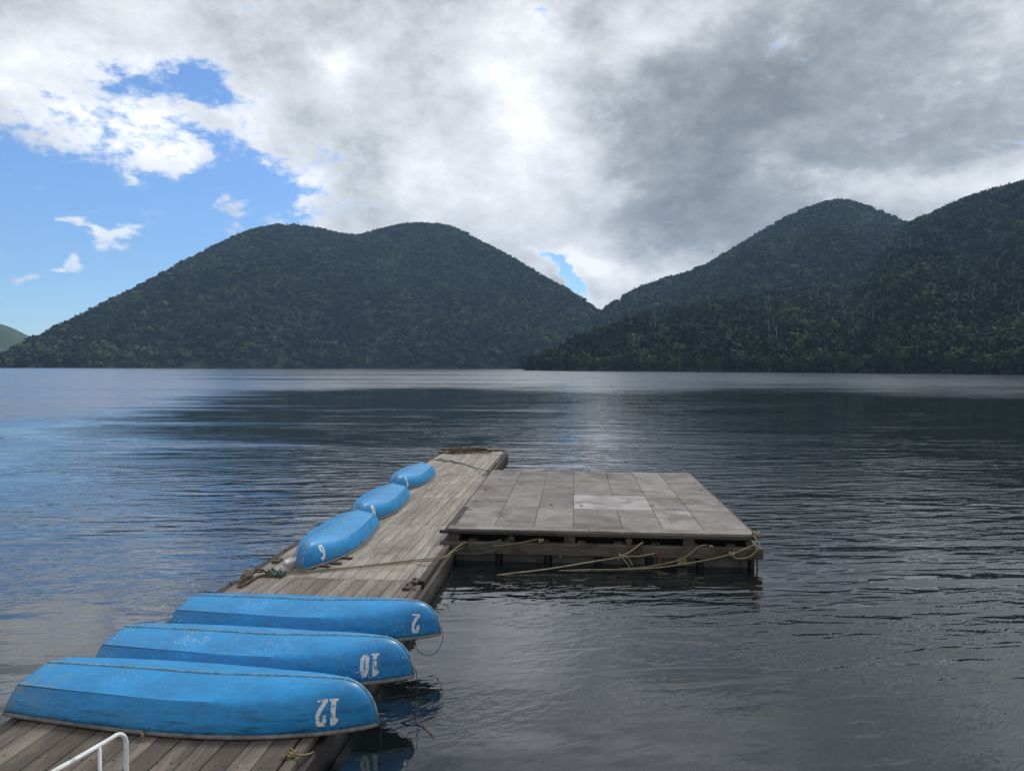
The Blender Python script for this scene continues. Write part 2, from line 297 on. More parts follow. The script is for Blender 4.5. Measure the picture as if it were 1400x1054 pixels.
# ------------------------------------------------------------------ water
def water_mat():
    m, N, p = mat('lake_water'); c = N.coord('Object'); X, Y, _ = N.xyz(c)
    g = bpy.data.node_groups.new('ripple_height', 'ShaderNodeTree')
    g.interface.new_socket('P', in_out='INPUT', socket_type='NodeSocketVector'); g.interface.new_socket('H', in_out='OUTPUT', socket_type='NodeSocketFloat')
    g.interface.new_socket('A1', in_out='INPUT', socket_type='NodeSocketFloat'); g.interface.new_socket('A2', in_out='INPUT', socket_type='NodeSocketFloat'); g.interface.new_socket('A3', in_out='INPUT', socket_type='NodeSocketFloat')
    G = NT(g); gi = g.nodes.new('NodeGroupInput'); go = g.nodes.new('NodeGroupOutput')
    P = gi.outputs['P']
    def rotv(ang, sc):
        cr, sr = math.cos(R(ang)), math.sin(R(ang)); x, y, _ = G.xyz(P)
        return G.comb(G.M('MULTIPLY', G.M('ADD', G.M('MULTIPLY', x, cr), G.M('MULTIPLY', y, sr)), sc[0]), G.M('MULTIPLY', G.M('SUBTRACT', G.M('MULTIPLY', y, cr), G.M('MULTIPLY', x, sr)), sc[1]), 0)
    a = G.noise(rotv(-4, (.13, .62)), 1, 2, .45, .35)        # long low swell, crests across the view
    b = G.noise(rotv(5, (.80, 2.9)), 1, 2, .5, .45)            # wind ripples
    d = G.noise(rotv(28, (4.5, 9)), 1, 3, .55, .6)           # cat's-paw texture
    h = G.M('ADD', G.M('MULTIPLY', a, gi.outputs['A1']), G.M('ADD', G.M('MULTIPLY', b, gi.outputs['A2']), G.M('MULTIPLY', d, gi.outputs['A3'])))
    G.inp(go.inputs['H'], h)
    dist = N.V('LENGTH', c)
    patch = N.noise(N.scaled(c, (.006, .030, 1)), 1, 4, .55)         # broad wind patches
    patch2 = N.noise(N.scaled(c, (.05, .17, 1)), 1, 3, .5)
    far = N.mapr(N.M('ADD', N.M('ADD', dist, N.mapr(X, -14, -48, 0, 100)), N.M('ADD', N.M('MULTIPLY', N.M('SUBTRACT', N.noise(N.V('ADD', N.scaled(c, (.011, .014, 1)), (7.3, 2.1, 0)), 1, 5, .6), .5), 260), N.M('MULTIPLY', N.M('SUBTRACT', N.noise(N.scaled(c, (.035, .22, 1)), 1, 6, .65), .5), 230))), 60, 170); mid = N.M('MULTIPLY', N.mapr(N.M('ADD', dist, N.M('MULTIPLY', X, .35)), 8, 15), N.M('MULTIPLY', N.mapr(dist, 38, 19, .22, 1), N.mapr(X, -14, 2, .45, 1)))
    wind = N.M('MULTIPLY', far, N.mapr(patch, .34, .50, .55, 1))
    A1 = N.M('ADD', N.M('MULTIPLY', mid, .02), N.M('ADD', .040, N.M('MULTIPLY', wind, .03)))
    A2 = N.M('ADD', N.M('MULTIPLY', mid, N.mapr(patch2, .36, .64, .030, .078)), N.M('ADD', N.mapr(patch2, .40, .66, .003, .016), N.M('MULTIPLY', wind, .022)))
    A3 = N.M('ADD', N.mapr(N.noise(N.V('ADD', N.scaled(c, (.22, .30, 1)), (3, 8, 0)), 1, 4, .6), .42, .60, .0018, .0110), N.M('ADD', N.M('MULTIPLY', wind, .004), N.M('MULTIPLY', mid, .001)))
    def H(off):
        n = N.n.new('ShaderNodeGroup'); n.node_tree = g; N.inp(n.inputs['P'], N.V('ADD', c, off) if off else c)
        N.inp(n.inputs['A1'], A1); N.inp(n.inputs['A2'], A2); N.inp(n.inputs['A3'], A3); return n.outputs[0]
    e = .02; h0, hx, hy = H(None), H((e, 0, 0)), H((0, e, 0))
    nx = N.M('MULTIPLY', N.M('SUBTRACT', h0, hx), 1/e); ny = N.M('MULTIPLY', N.M('SUBTRACT', h0, hy), 1/e)
    ny = N.M('SUBTRACT', ny, N.M('MULTIPLY', wind, .125))       # windy normals tilted toward this shore so the water mirrors more bright sky
    nrm = N.V('NORMALIZE', N.comb(nx, ny, 1.0))
    setp(N, p, Base_Color=(.006, .009, .010), Roughness=.02, IOR=N.M('ADD', 1.80, N.M('MULTIPLY', wind, 1.1)), Normal=nrm)
    return m
wm = MB(); wm.add([(-6000, -60, 0), (6000, -60, 0), (6000, 6000, 0), (-6000, 6000, 0)], [(0, 1, 2, 3)])
wm.build('water', water_mat(), kind='structure', label='calm rippled lake water')

# ------------------------------------------------------------------ hills
def ipol(x, pts):
    xs = [p[0] for p in pts]; return float(np.interp(x, xs, [p[1] for p in pts]))
def smooth_ipol(xs, pts):
    X = np.array([p[0] for p in pts], float); Yv = np.array([p[1] for p in pts], float); m = np.gradient(Yv, X)
    xs = np.clip(xs, X[0], X[-1]); i = np.clip(np.searchsorted(X, xs, side='right')-1, 0, len(X)-2); h = X[i+1]-X[i]; t = (xs-X[i])/h
    return (2*t**3-3*t**2+1)*Yv[i]+(t**3-2*t**2+t)*h*m[i]+(-2*t**3+3*t**2)*Yv[i+1]+(t**3-t**2)*h*m[i+1]
class Hill:
    """ridge: skyline as (bearing pixel, height pixel); foot / top: distance of shore and crest by bearing"""
    def __init__(s, ridge, foot, top, x0, x1, nc, nr, tree_h, prof, gully, seed, back=1.7):
        s.px = np.linspace(x0, x1, nc); s.nc, s.nr = nc, nr
        ry = smooth_ipol(s.px, ridge); s.T = np.concatenate([np.linspace(0, 1, nr), np.linspace(1, back, nr//3)[1:]])
        P = np.zeros((nc, len(s.T), 3))
        for i, px in enumerate(s.px):
            d = ray(px, ry[i]); hd = math.hypot(d[0], d[1]); ux, uy = d[0]/hd, d[1]/hd; te = d[2]/hd
            f, tp = ipol(px, foot), ipol(px, top); Hh = max(1.0, CZ+te*tp-tree_h)
            for j, t in enumerate(s.T):
                dd = f+(tp-f)*t
                if t <= 1:
                    g = mnoise.fractal(Vector((ux*tp*.006*s_g(seed), dd*.0016+seed, seed*1.3)), 1.0, 2.1, 4)
                    w = (4*t*(1-t))**.8
                    lateral = mnoise.fractal(Vector((ux*dd*.0035, uy*dd*.0035, seed)), 1.0, 2, 4)*w*gully
                    h = Hh*(prof(t)*(1)+.10*g*w)+lateral*Hh*.25
                    h = min(h, (CZ+te*dd-tree_h)*1.0 if t > .3 else 1e9) if t < 1 else Hh
                else: h = Hh*math.cos((t-1)/(back-1)*1.35)
                P[i, j] = (ux*dd, uy*dd, max(h, -1.5 if t == 0 else .3) if t > 0 else -1.5)
        s.P = P
    def build(s, name, m, **k):
        nc, nt = s.P.shape[:2]; me = bpy.data.meshes.new(name)
        F = [(i*nt+j, (i+1)*nt+j, (i+1)*nt+j+1, i*nt+j+1) for i in range(nc-1) for j in range(nt-1)]
        me.from_pydata(s.P.reshape(-1, 3).tolist(), [], F); me.materials.append(m); me.polygons.foreach_set('use_smooth', [True]*len(F)); return link(name, me, **k)
    def scatter(s, spacing, rng, tmax=1.06, density=None):
        """jittered points per surface area; returns positions, (bearing, t)"""
        P = s.P; A = P[1:, :-1]-P[:-1, :-1]; B = P[:-1, 1:]-P[:-1, :-1]; area = np.linalg.norm(np.cross(A, B), axis=2)
        tt = s.T[:-1][None, :]*np.ones((s.nc-1, 1)); area = area*(tt < tmax); n = rng.poisson(area/spacing**2)
        I, J = np.nonzero(n); I = np.repeat(I, n[I, J][:] if False else n[np.nonzero(n)]); J = np.repeat(J, n[np.nonzero(n)])
        a, b = rng.random(len(I))[:, None], rng.random(len(I))[:, None]
        pos = P[I, J]*(1-a)*(1-b)+P[I+1, J]*a*(1-b)+P[I, J+1]*(1-a)*b+P[I+1, J+1]*a*b
        return pos, s.px[I]+a[:, 0]*(s.px[1]-s.px[0]), s.T[J]
def s_g(seed): return 1.0

def soil():
    m, N, p = mat('forest_floor'); c = N.coord('Object'); n = N.noise(c, .05, 8, .7)
    setp(N, p, Base_Color=N.ramp(n, [(.3, (.012, .018, .008)), (.7, (.03, .042, .02))]), Roughness=1.0); return m
M_soil = soil()
def foliage_mat(name, stops):
    m, N, p = mat(name); t = N.attr('tint'); c = N.coord('Object'); n = N.noise(c, .012, 4, .6); n2 = N.noise(c, .9, 3, .6)
    v = N.M('ADD', t, N.M('ADD', N.M('MULTIPLY', N.M('SUBTRACT', n, .5), .5), N.M('MULTIPLY', N.M('SUBTRACT', n2, .5), .35)))
    setp(N, p, Base_Color=N.ramp(v, stops), Roughness=.85); p.inputs['Specular IOR Level'].default_value = .15; return m
FOL = [(.0, (.005, .011, .008)), (.3, (.011, .024, .012)), (.6, (.033, .060, .022)), (.85, (.075, .112, .038)), (1, (.12, .13, .075))]
M_fol = foliage_mat('mixed_foliage', FOL)
M_fol_far = foliage_mat('sunlit_hill', [(0, (.05, .08, .035)), (.5, (.12, .17, .07)), (1, (.22, .26, .12))])  # sunlight on the distant hill put into its paler greens
M_bark = simple('pale_bark', (.22, .20, .18), .9, scale=1.5, vary=.35)
M_snag = simple('bleached_dead_wood', (.24, .225, .20), .9, scale=1.5, vary=.3)

def proto_crown(rng, kind, ncl, csize):
    """unit tree: verts (n,3), tris (m,3), per-face shade. broad: crown of leaf clumps; conifer: drooping tiers of sprays"""
    V_, F, T = [], [], []
    def tri(c, nrm, s, t):
        nrm = nrm/np.linalg.norm(nrm); a = np.cross(nrm, rng.normal(size=3)); a /= np.linalg.norm(a); b = np.cross(nrm, a)
        k = len(V_); ph = rng.random()*6.28
        for q in range(4):
            an = ph+q*math.pi/2+rng.normal()*.25; rr = s*(.75+.5*rng.random()); V_.append(c+(a*math.cos(an)+b*math.sin(an))*rr)
        F.extend([(k, k+1, k+2), (k, k+2, k+3)]); T.extend([t, t])
    if kind == 'broad':
        lobes = [(np.array([0, 0, .62]), .40)]+[(np.array([math.cos(a)*.27, math.sin(a)*.27, .48+rng.random()*.3]), .24+.1*rng.random()) for a in rng.random(6)*6.28]
        for _ in range(ncl):
            c0, r = lobes[rng.integers(len(lobes))]; d = rng.normal(size=3); d /= np.linalg.norm(d); d[2] = d[2]*.9+.12
            c = c0+d*r*(.75+.3*rng.random()); tri(c, d+rng.normal(size=3)*.45, csize, rng.normal()*.07)
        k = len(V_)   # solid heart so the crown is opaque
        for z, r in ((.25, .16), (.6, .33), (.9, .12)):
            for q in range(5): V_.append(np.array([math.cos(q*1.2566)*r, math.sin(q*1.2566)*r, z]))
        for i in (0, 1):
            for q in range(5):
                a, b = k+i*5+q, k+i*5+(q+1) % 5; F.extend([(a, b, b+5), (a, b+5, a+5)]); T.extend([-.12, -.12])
    else:
        for _ in range(ncl):
            z = .12+.88*rng.random()**1.25; r = .235*(1-z)**.8+.012; an = rng.random()*6.28
            c = np.array([math.cos(an)*r*(.6+.5*rng.random()), math.sin(an)*r*(.6+.5*rng.random()), z-.02]); d = np.array([math.cos(an), math.sin(an), .9])
            tri(c, d+rng.normal(size=3)*.3, csize*(.55+.7*(1-z)), rng.normal()*.06-.10)
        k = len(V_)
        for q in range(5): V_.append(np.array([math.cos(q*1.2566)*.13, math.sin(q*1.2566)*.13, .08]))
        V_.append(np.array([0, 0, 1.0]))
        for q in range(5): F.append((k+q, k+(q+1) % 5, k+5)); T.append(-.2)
    return np.array(V_), np.array(F), np.array(T)
def forest(name, pos, H, Wd, kindarr, tint, protos, rng, material, **k):
    VV, FF, TT, off = [], [], [], 0
    for kk, plist in protos.items():
        idx = np.nonzero(kindarr == kk)[0]; which = rng.integers(len(plist), size=len(idx))
        for w, (pv, pf, pt) in enumerate(plist):
            ii = idx[which == w]
            if not len(ii): continue
            an = rng.random(len(ii))*6.28; c, s_ = np.cos(an)[:, None], np.sin(an)[:, None]
            x = (pv[None, :, 0]*c-pv[None, :, 1]*s_)*Wd[ii][:, None]; y = (pv[None, :, 0]*s_+pv[None, :, 1]*c)*Wd[ii][:, None]; z = pv[None, :, 2]*H[ii][:, None]
            v = np.stack([x, y, z], 2)+pos[ii][:, None, :]; nv = len(pv)
            f = pf[None]+(off+np.arange(len(ii))*nv)[:, None, None]; off += len(ii)*nv
            VV.append(v.reshape(-1, 3)); FF.append(f.reshape(-1, 3)); TT.append((tint[ii][:, None]+pt[None]).ravel())
    V_, F, T = np.concatenate(VV).astype(np.float32), np.concatenate(FF).astype(np.int32), np.concatenate(TT).astype(np.float32)
    return link(name, raw_mesh(name, V_, F, T, material), **k)
def raw_mesh(name, V_, F, T, material):
    me = bpy.data.meshes.new(name); me.vertices.add(len(V_)); me.vertices.foreach_set('co', np.asarray(V_, np.float32).ravel())
    me.loops.add(len(F)*3); me.loops.foreach_set('vertex_index', np.asarray(F, np.int32).ravel())
    me.polygons.add(len(F)); me.polygons.foreach_set('loop_start', np.arange(len(F), dtype=np.int32)*3); 
    a = me.attributes.new('tint', 'FLOAT', 'FACE'); a.data.foreach_set('value', np.asarray(T, np.float32)); me.materials.append(material); me.update(calc_edges=True); me.validate(); return me
rng = np.random.default_rng(7)
P_far = {'b': [proto_crown(rng, 'broad', 26, .17) for _ in range(8)], 'c': [proto_crown(rng, 'conifer', 16, .13) for _ in range(4)]}
P_mid = {'b': [proto_crown(rng, 'broad', 60, .12) for _ in range(8)], 'c': [proto_crown(rng, 'conifer', 40, .085) for _ in range(4)]}

def lowfreq(pos, s, seed):
    return np.array([mnoise.fractal(Vector((p[0]*s, p[1]*s, seed)), 1, 2, 3) for p in pos])
# A: the twin-humped mountain across the lake
hillA = Hill([(-260, 508), (-120, 500), (-40, 496), (0, 487), (40, 464), (100, 436), (150, 411), (200, 386), (260, 353), (320, 323), (355, 310), (390, 306), (430, 311), (465, 319), (490, 321), (530, 310), (575, 304), (615, 309), (660, 331), (700, 352), (740, 376), (780, 398), (815, 421), (850, 445), (900, 475), (960, 492), (1000, 497)],
             [(-260, 900), (0, 1150), (500, 1280), (820, 1250), (1000, 1150)], [(-260, 1000), (0, 1350), (200, 1800), (390, 2050), (600, 2100), (820, 1700), (1000, 1400)], -260, 1000, 190, 44, 8, lambda t: t**.92, .5, 3.0)
hillA.build('hill_across', M_soil, kind='structure', label='twin-humped wooded mountain')
hillB = Hill([(700, 500), (760, 478), (800, 445), (828, 419), (850, 405), (900, 382), (950, 367), (990, 347), (1040, 317), (1070, 299), (1100, 285), (1130, 275), (1155, 273), (1180, 279), (1210, 291), (1245, 305), (1300, 335), (1380, 380), (1460, 430)],
             [(700, 1250), (1000, 900), (1460, 850)], [(700, 1450), (850, 1600), (1155, 1850), (1460, 1800)], 700, 1460, 130, 40, 8, lambda t: t**.95, .5, 9.0)
hillB.build('hill_middle', M_soil, kind='structure', label='wooded ridge behind the right shore')
hillC = Hill([(716, 506), (724, 498), (740, 488), (760, 474), (800, 455), (850, 438), (900, 423), (950, 416), (1000, 407), (1060, 399), (1120, 391), (1165, 381), (1187, 365), (1215, 334), (1243, 306), (1280, 290), (1320, 272), (1360, 259), (1400, 249), (1480, 222), (1600, 200), (1760, 190)],
             [(716, 700), (760, 640), (900, 590), (1100, 530), (1400, 480), (1760, 470)], [(716, 712), (760, 700), (800, 720), (900, 790), (1000, 840), (1120, 960), (1187, 1150), (1243, 1350), (1400, 1400), (1760, 1300)], 716, 1760, 170, 44, 9, lambda t: t**1.02, .7, 17.0)
hillC.build('hill_right', M_soil, kind='structure', label='near wooded hillside on the right shore')
hillD = Hill([(-400, 400), (-250, 410), (-100, 425), (-30, 437), (10, 445), (40, 459), (80, 480), (130, 498)], [(-400, 2600), (130, 2600)], [(-400, 3300), (130, 3200)], -400, 130, 60, 20, 2, lambda t: t**.8, .8, 5.0)
hillD.build('hill_distant', M_fol_far, kind='structure', label='distant sunlit green hill at far left')
def plant(hill, name, label, spacing, protos, conif, h0, tmul, seed, tmax=1.05, tb=.45):
    r = np.random.default_rng(seed); pos, px, t = hill.scatter(spacing, r, tmax); n = len(pos)
    lf = lowfreq(pos, .008, seed); lf2 = lowfreq(pos, .03, seed+5)
    kind = np.where(r.random(n) < conif(px, t)+lf*.35, 'c', 'b'); H = h0*(.75+.5*r.random(n))*np.where(kind == 'c', 1.25, 1)*(1-.3*np.clip(t, 0, 1)); Wd = spacing*np.where(kind == 'c', 1.15, 1.6)*(.75+.55*r.random(n))
    tint = tb+r.normal(size=n)*.21+lf*.38+lf2*.22-np.where(kind == 'c', .2, 0)
    pale = r.random(n) < .012; tint[pale] = .95
    pos = pos+0; pos[:, 2] -= H*.12
    return forest(name, pos, H, Wd, kind, tint*tmul, protos, r, M_fol, label=label, cat='forest', kind='stuff')
fa = plant(hillA, 'forest', 'dense dark forest covering the twin-humped mountain', 9.6, P_far, lambda px, t: .12+.15*(t < .2), 15, 1.0, 11)
fb_ = plant(hillB, 'forest', 'dark forest on the peaked ridge behind the right shore', 9, P_far, lambda px, t: .15+0*t, 14, .88, 12)
fc = plant(hillC, 'forest', 'dense mixed forest on the near right hillside', 7.4, P_mid, lambda px, t: .22+.35*((px < 960) & (t > .3)), 15, .80, 13)
# individual shoreline trees, near right shore
def leaf_tree(name, variant):
    root = empty(name); rr = np.random.default_rng(100+variant)
    v, f, t = proto_crown(rr, 'broad', 150, .085); v = v*[1.0, 1.0, 1.0]; 
    link('crown', raw_mesh('crown', v, f, .5+.06*variant+t, M_fol), root)
    tb = MB(); tb.tube([(0, 0, -.1), (.01, .01, .2), (0, .02, .45), (.02, .0, .65)], .03, 6, taper=.35)
    for a in range(4): tb.tube([(0, 0, .3+.06*a), (.12*math.cos(a*1.7), .12*math.sin(a*1.7), .5+.05*a)], .012, 5, taper=.4)
    tb.build('trunk', M_bark, root, smooth=True); return root
def copy_tree(o, parent=None):
    c = o.copy(); col.objects.link(c); c.parent = parent
    for ch in list(o.children): copy_tree(ch, c)
    return c
random.seed(5)
protos = [leaf_tree('shore_tree', i) for i in range(4)]
k = 0
for i in range(150):
    px = 722+(1440-722)*(i+.5+random.uniform(-.4, .4))/150
    d = ray(px, 505); f = ipol(px, [(716, 700), (760, 640), (900, 590), (1100, 530), (1400, 480), (1760, 470)])+random.uniform(1, 14)
    o = protos[i % 4] if i < 4 else copy_tree(protos[random.randrange(4)])
    hd = math.hypot(d[0], d[1]); o.location = (d[0]/hd*f, d[1]/hd*f, -.4+random.uniform(0, 1.0)); hh = random.uniform(7, 13)
    o.scale = (hh*random.uniform(.8, 1.1),)*2+(hh,); o.rotation_euler = (0, 0, random.uniform(0, 6.28))
    tag(o, 'leafy green tree at the waterline of the near right shore', 'tree', 'leafy trees along the near right shoreline')
# bleached dead trees standing out of the near slope
def snag(variant):
    random.seed(40+variant); b = MB(); b.tube([(0, 0, -.1), (.01, 0, .3), (-.01, .01, .65), (.015, 0, 1)], .016, 6, taper=.3)
    for a in range(6):
        z = .4+.09*a; an = a*2.2+variant; b.tube([(0, 0, z), (.10*math.cos(an), .10*math.sin(an), z+.07), (.16*math.cos(an), .16*math.sin(an), z+.16)], .007, 4, taper=.3)
    o = b.build('dead_tree', M_snag, smooth=True); return o
sn = [snag(i) for i in range(3)]
rs = np.random.default_rng(3); posC, pxC, tC = hillC.scatter(12, rs, .8)
def pick(cond, n):
    ii = np.nonzero(cond)[0]; return list(rs.choice(ii, min(n, len(ii)), replace=False))
elev = np.array([(p[2]-CZ)/math.hypot(p[0], p[1]) for p in posC])*1010
spots = pick((pxC > 1180) & (pxC < 1300) & (elev > 100) & (elev < 145), 22)+pick((pxC > 1060) & (pxC < 1210) & (elev > 12) & (elev < 80), 20)+pick((pxC > 850) & (pxC < 1060) & (elev > 15) & (elev < 80), 14)+pick((pxC > 1240) & (pxC < 1400) & (elev > 15) & (elev < 110), 14)
groups = [(22, 'bleached dead tree in the pale cluster high on the right slope', 'dead trees in the high pale cluster'), (42, 'thin dead trunk standing low on the right hillside forest', 'dead trunks low on the right hillside'), (56, 'thin grey dead trunk near the wooded point left of the right shore', 'dead trunks near the wooded point'), (999, 'pale dead trunk on the slope below the right skyline', 'dead trunks at the right edge of the slope')]
for n_, i in enumerate(spots):
    o = sn[n_] if n_ < 3 else sn[n_ % 3].copy()
    if n_ >= 3: col.objects.link(o)
    o.location = posC[i]; hh = rs.uniform(15, 23); o.scale = (hh*1.1, hh*1.1, hh); o.rotation_euler = (rs.normal()*.05, rs.normal()*.05, rs.uniform(0, 6.28))
    g = next(g for g in groups if n_ < g[0]); tag(o, g[1], 'dead tree', g[2])

# ------------------------------------------------------------------ boats
def bow_smooth(x, a, b):
    t = min(1, max(0, (x-a)/(b-a))); return t*t*(3-2*t)
HB, HK, BL = .465, .295, 3.2
def hull_pt(u, v, side, L=BL, off=0.0):
    """overturned hull: u stern->bow, v keel->gunwale"""
    X = u*L
    B = (.385+(HB-.385)*math.sin(min(1, u/.45)*math.pi/2)) if u < .45 else HB*max(0, 1-((u-.45)/.55)**2.15)**.80
    K_ = HK*(.95+.05*min(1, u/.3))*(1+.15*bow_smooth(u, .45, .9)); xe = (X-(L-.32))/.32
    if xe > 0: K_ *= max(0, 1-xe**2.3)**.5
    th = v*math.pi/2
    yr, zr = B*(1-(1-v)**2.5), K_*(1-v**1.75)
    yc, zc = .80*B, .74*K_
    if v <= .5:
        t = v*2; y, z = yc*t, K_-(K_-zc)*(t**1.12)
    else:
        t = (v-.5)*2; y = yc+(B-yc)*(1-(1-t)**1.6); z = zc*(1-t)
    w = bow_smooth(u, .5, .86); y, z = y+(yr-y)*w, z+(zr-z)*w
    rake = .30*z*(1-min(1, u/.25))**2
    sheer = .035*(u-.45)**2*0
    return Vector((X+rake, side*y, z+.028+sheer))
def hull_n(u, v, side):
    e = .004; a = hull_pt(min(1, u+e), v, side)-hull_pt(max(0, u-e), v, side); b = hull_pt(u, min(1, v+e), side)-hull_pt(u, max(0, v-e), side)
    n = a.cross(b)
    if n.length < 1e-9: return Vector((0, 0, 1))
    n.normalize(); c = Vector((hull_pt(u, v, side).x, 0, .05))
    return n if n.dot(hull_pt(u, v, side)-c) > 0 else -n
GLY = {'1': [[(.5, .06), (.5, .94)], [(.22, .05), (.78, .05)], [(.5, .94), (.24, .84)]],
       '2': [[(.14, .70), (.16, .82), (.28, .93), (.5, .96), (.72, .92), (.85, .80), (.84, .66), (.7, .48), (.45, .30), (.22, .15), (.14, .07)], [(.12, .06), (.9, .06)]],
       '0': [[(.5+.33*math.sin(a), .5+.45*math.cos(a)) for a in np.linspace(0, 6.2832, 21)]],
       '8': [[(.5+.29*math.sin(a), .72+.22*math.cos(a)) for a in np.linspace(0, 6.2832, 17)], [(.5+.34*math.sin(a), .27+.22*math.cos(a)) for a in np.linspace(0, 6.2832, 17)]],
       '6': [[(.5+.33*math.sin(a), .28+.23*math.cos(a)) for a in np.linspace(0, 6.2832, 17)], [(.17, .28), (.18, .55), (.3, .82), (.55, .95), (.82, .86)]]}
def glyph_cells(ch, nx=26, ny=46, asp=.37):
    cells = []; hw = {'0': .11, '1': .11}.get(ch, .098)
    for i in range(nx):
        for j in range(ny):
            x, y = (i+.5)/nx, (j+.5)/ny; best = 9
            for pl in GLY[ch]:
                for (ax, ay), (bx, by) in zip(pl, pl[1:]):
                    dx_, dy_ = (bx-ax)*asp, by-ay; L2 = dx_*dx_+dy_*dy_+1e-12; px_, py_ = (x-ax)*asp, y-ay
                    t = min(1, max(0, (px_*dx_+py_*dy_)/L2)); best = min(best, math.hypot(px_-dx_*t, py_-dy_*t)*(1.35 if abs(dy_) < .02 and ch in '12' else 1)*(1.25 if ch == '0' and abs(y-.5) > .3 else 1))
            if best < hw*.78: cells.append((i/nx, j/ny, 1/nx, 1/ny))
    return cells
def make_boat(text, material, label, loc, rz, u_num, num_w=.078, num_v=(.48, .92), paint=M_num, scale=(1, 1, 1)):
    root = empty('rowing_boat', loc, rz, label=label, cat='rowing boat', group='overturned blue rowing boats on the dock'); root.scale = scale
    NU, NV = 72, 16; us = [1-(1-i/NU)**1.35 for i in range(NU+1)]
    v, f, sharp = [], [], []
    for u in us:
        for j in range(-NV, NV+1): v.append(hull_pt(u, abs(j)/NV, 1 if j > 0 else -1))
    w = 2*NV+1
    for i in range(NU):
        for j in range(2*NV): f.append((i*w+j, (i+1)*w+j, (i+1)*w+j+1, i*w+j+1))
    me = bpy.data.meshes.new('hull'); me.from_pydata(v, [], f); me.materials.append(material); me.polygons.foreach_set('use_smooth', [True]*len(f))
    sh = me.attributes.new('sharp_edge', 'BOOLEAN', 'EDGE') if 'sharp_edge' not in me.attributes else me.attributes['sharp_edge']
    for e in me.edges:
        a, b = sorted(e.vertices); ja, jb = a % w, b % w
        if ja == jb and ja in (NV-NV//2, NV+NV//2) and us[a//w] < .60: sh.data[e.index].value = True
    h = link('hull', me, root); so = h.modifiers.new('shell', 'SOLIDIFY'); so.thickness = .012; so.offset = 0; me.materials.append(M_inner); so.material_offset = 1; so.material_offset_rim = 1
    # transom board
    t = MB(); ring = [hull_pt(0, abs(j)/NV, 1 if j > 0 else -1) for j in range(-NV, NV+1)]
    ring2 = [p+Vector((.03, 0, 0)) for p in ring]; n = len(ring)
    inner = [Vector((p.x+.012+(.006 if 0 else 0), p.y*.985, p.z*.985+.0)) for p in ring]
    t.add(inner, [tuple(range(n))]); t.build('transom', material, root)
    # raised keel strip along the centreline and down the stem
    kp = [hull_pt(u, 0, 1)+Vector((0, 0, .002)) for u in [i/60*.955 for i in range(61)]]+[hull_pt(u, 0, 1)+Vector((.006, 0, 0)) for u in (.962, .97, .978, .985, .991, .996, 1.0)]
    kb = MB(); kb.tube(kp, .015, 8); kb.build('keel_strip', M_keel, root, smooth=True)
    for s in (-1, 1):
        st = MB(); st.tube([hull_pt(u, .5, s)+hull_n(u, .5, s)*.001 for u in [.004+i/50*.63 for i in range(51)]], .008, 6, taper=.4); st.build('strake', M_lap_shadow, root, smooth=True)
    # rub rail round the gunwale
    g = MB()
    path = [hull_pt(u, 1, -1) for u in us]+[hull_pt(u, 1, 1) for u in reversed(us[:-1])]
    rv, rf = [], []
    for i, p in enumerate(path):
        tt = (path[(i+1) % len(path)]-path[i-1]); tt.z = 0; tt.normalize(); nn = Vector((tt.y, -tt.x, 0))
        for dx_, dz_ in ((-.010, -.026), (.016, -.026), (.020, -.012), (.016, .004), (-.010, .004)): rv.append((p.x+nn.x*dx_, p.y+nn.y*dx_, p.z+dz_))
    m_ = 5; L_ = len(path)
    for i in range(L_):
        for q in range(m_): rf.append((i*m_+q, i*m_+(q+1) % m_, ((i+1) % L_)*m_+(q+1) % m_, ((i+1) % L_)*m_+q))
    g.add(rv, rf); g.build('gunwale_rail', M_rail, root)
    for s in (-1, 1):
        nb = MB(); adv = num_w*1.12; total_w = adv*len(text)
        for k_, ch in enumerate(text):
            for (cx, cy, cw, chh) in glyph_cells(ch):
                q = []
                for ax, ay in ((cx, cy), (cx+cw, cy), (cx+cw, cy+chh), (cx, cy+chh)):
                    gx = (k_*adv+ax*num_w)/BL; u = u_num+(total_w/BL/2-gx if s < 0 else gx-total_w/BL/2); vv = num_v[0]+(num_v[1]-num_v[0])*ay
                    pp = hull_pt(u, vv, s); q.append(pp+hull_n(u, vv, s)*.0085)
                nb.add(q, [(0, 1, 2, 3)])
        nb.build('boat_number', paint, root)
    return root
DZ = .30
mb12 = boat_mat('blue_hull_grimy', .45, 1.0); mb10 = boat_mat('blue_hull_chipped', 1.35, .35, .004); mb2 = boat_mat('blue_hull_worn', 1.05, .3, .002); mbf = boat_mat('blue_hull_clean', .3, .25)
def place(text, m, label, stern, bow, u_num, **k):
    s, b = Vector(stern), Vector(bow); d = b-s; o = make_boat(text, m, label, (s.x, s.y, DZ+.012), math.atan2(d.y, d.x), u_num, **k)
    o.scale = (d.length/BL*k.get('sx', 1), 1, 1) if False else (d.length/BL, k.get('wid', 1.0), 1); return o
b12 = place('12', mb12, 'overturned blue rowing boat numbered 12, nearest the camera, with grimy stern', (-4.27, 6.62), (-1.12, 6.08), .890)
b10 = place('10', mb10, 'overturned blue rowing boat numbered 10 with heavily chipped paint', (-4.05, 7.54), (-.95, 7.04), .885)
b2 = place('2', mb2, 'overturned blue rowing boat marked 2, rearmost of the three lying across the dock', (-3.80, 8.58), (-.80, 8.16), .922)
b9 = place('6', mbf, 'overturned blue rowing boat marked 9 with its bow toward the camera', (-2.86, 13.80), (-3.06, 10.75), .90, num_w=.095, num_v=(.40, .91))
b8 = place('8', mbf, 'overturned blue rowing boat marked 8, middle of the row on the dock edge', (-2.72, 16.95), (-2.88, 13.92), .90, num_w=.095, num_v=(.40, .91))
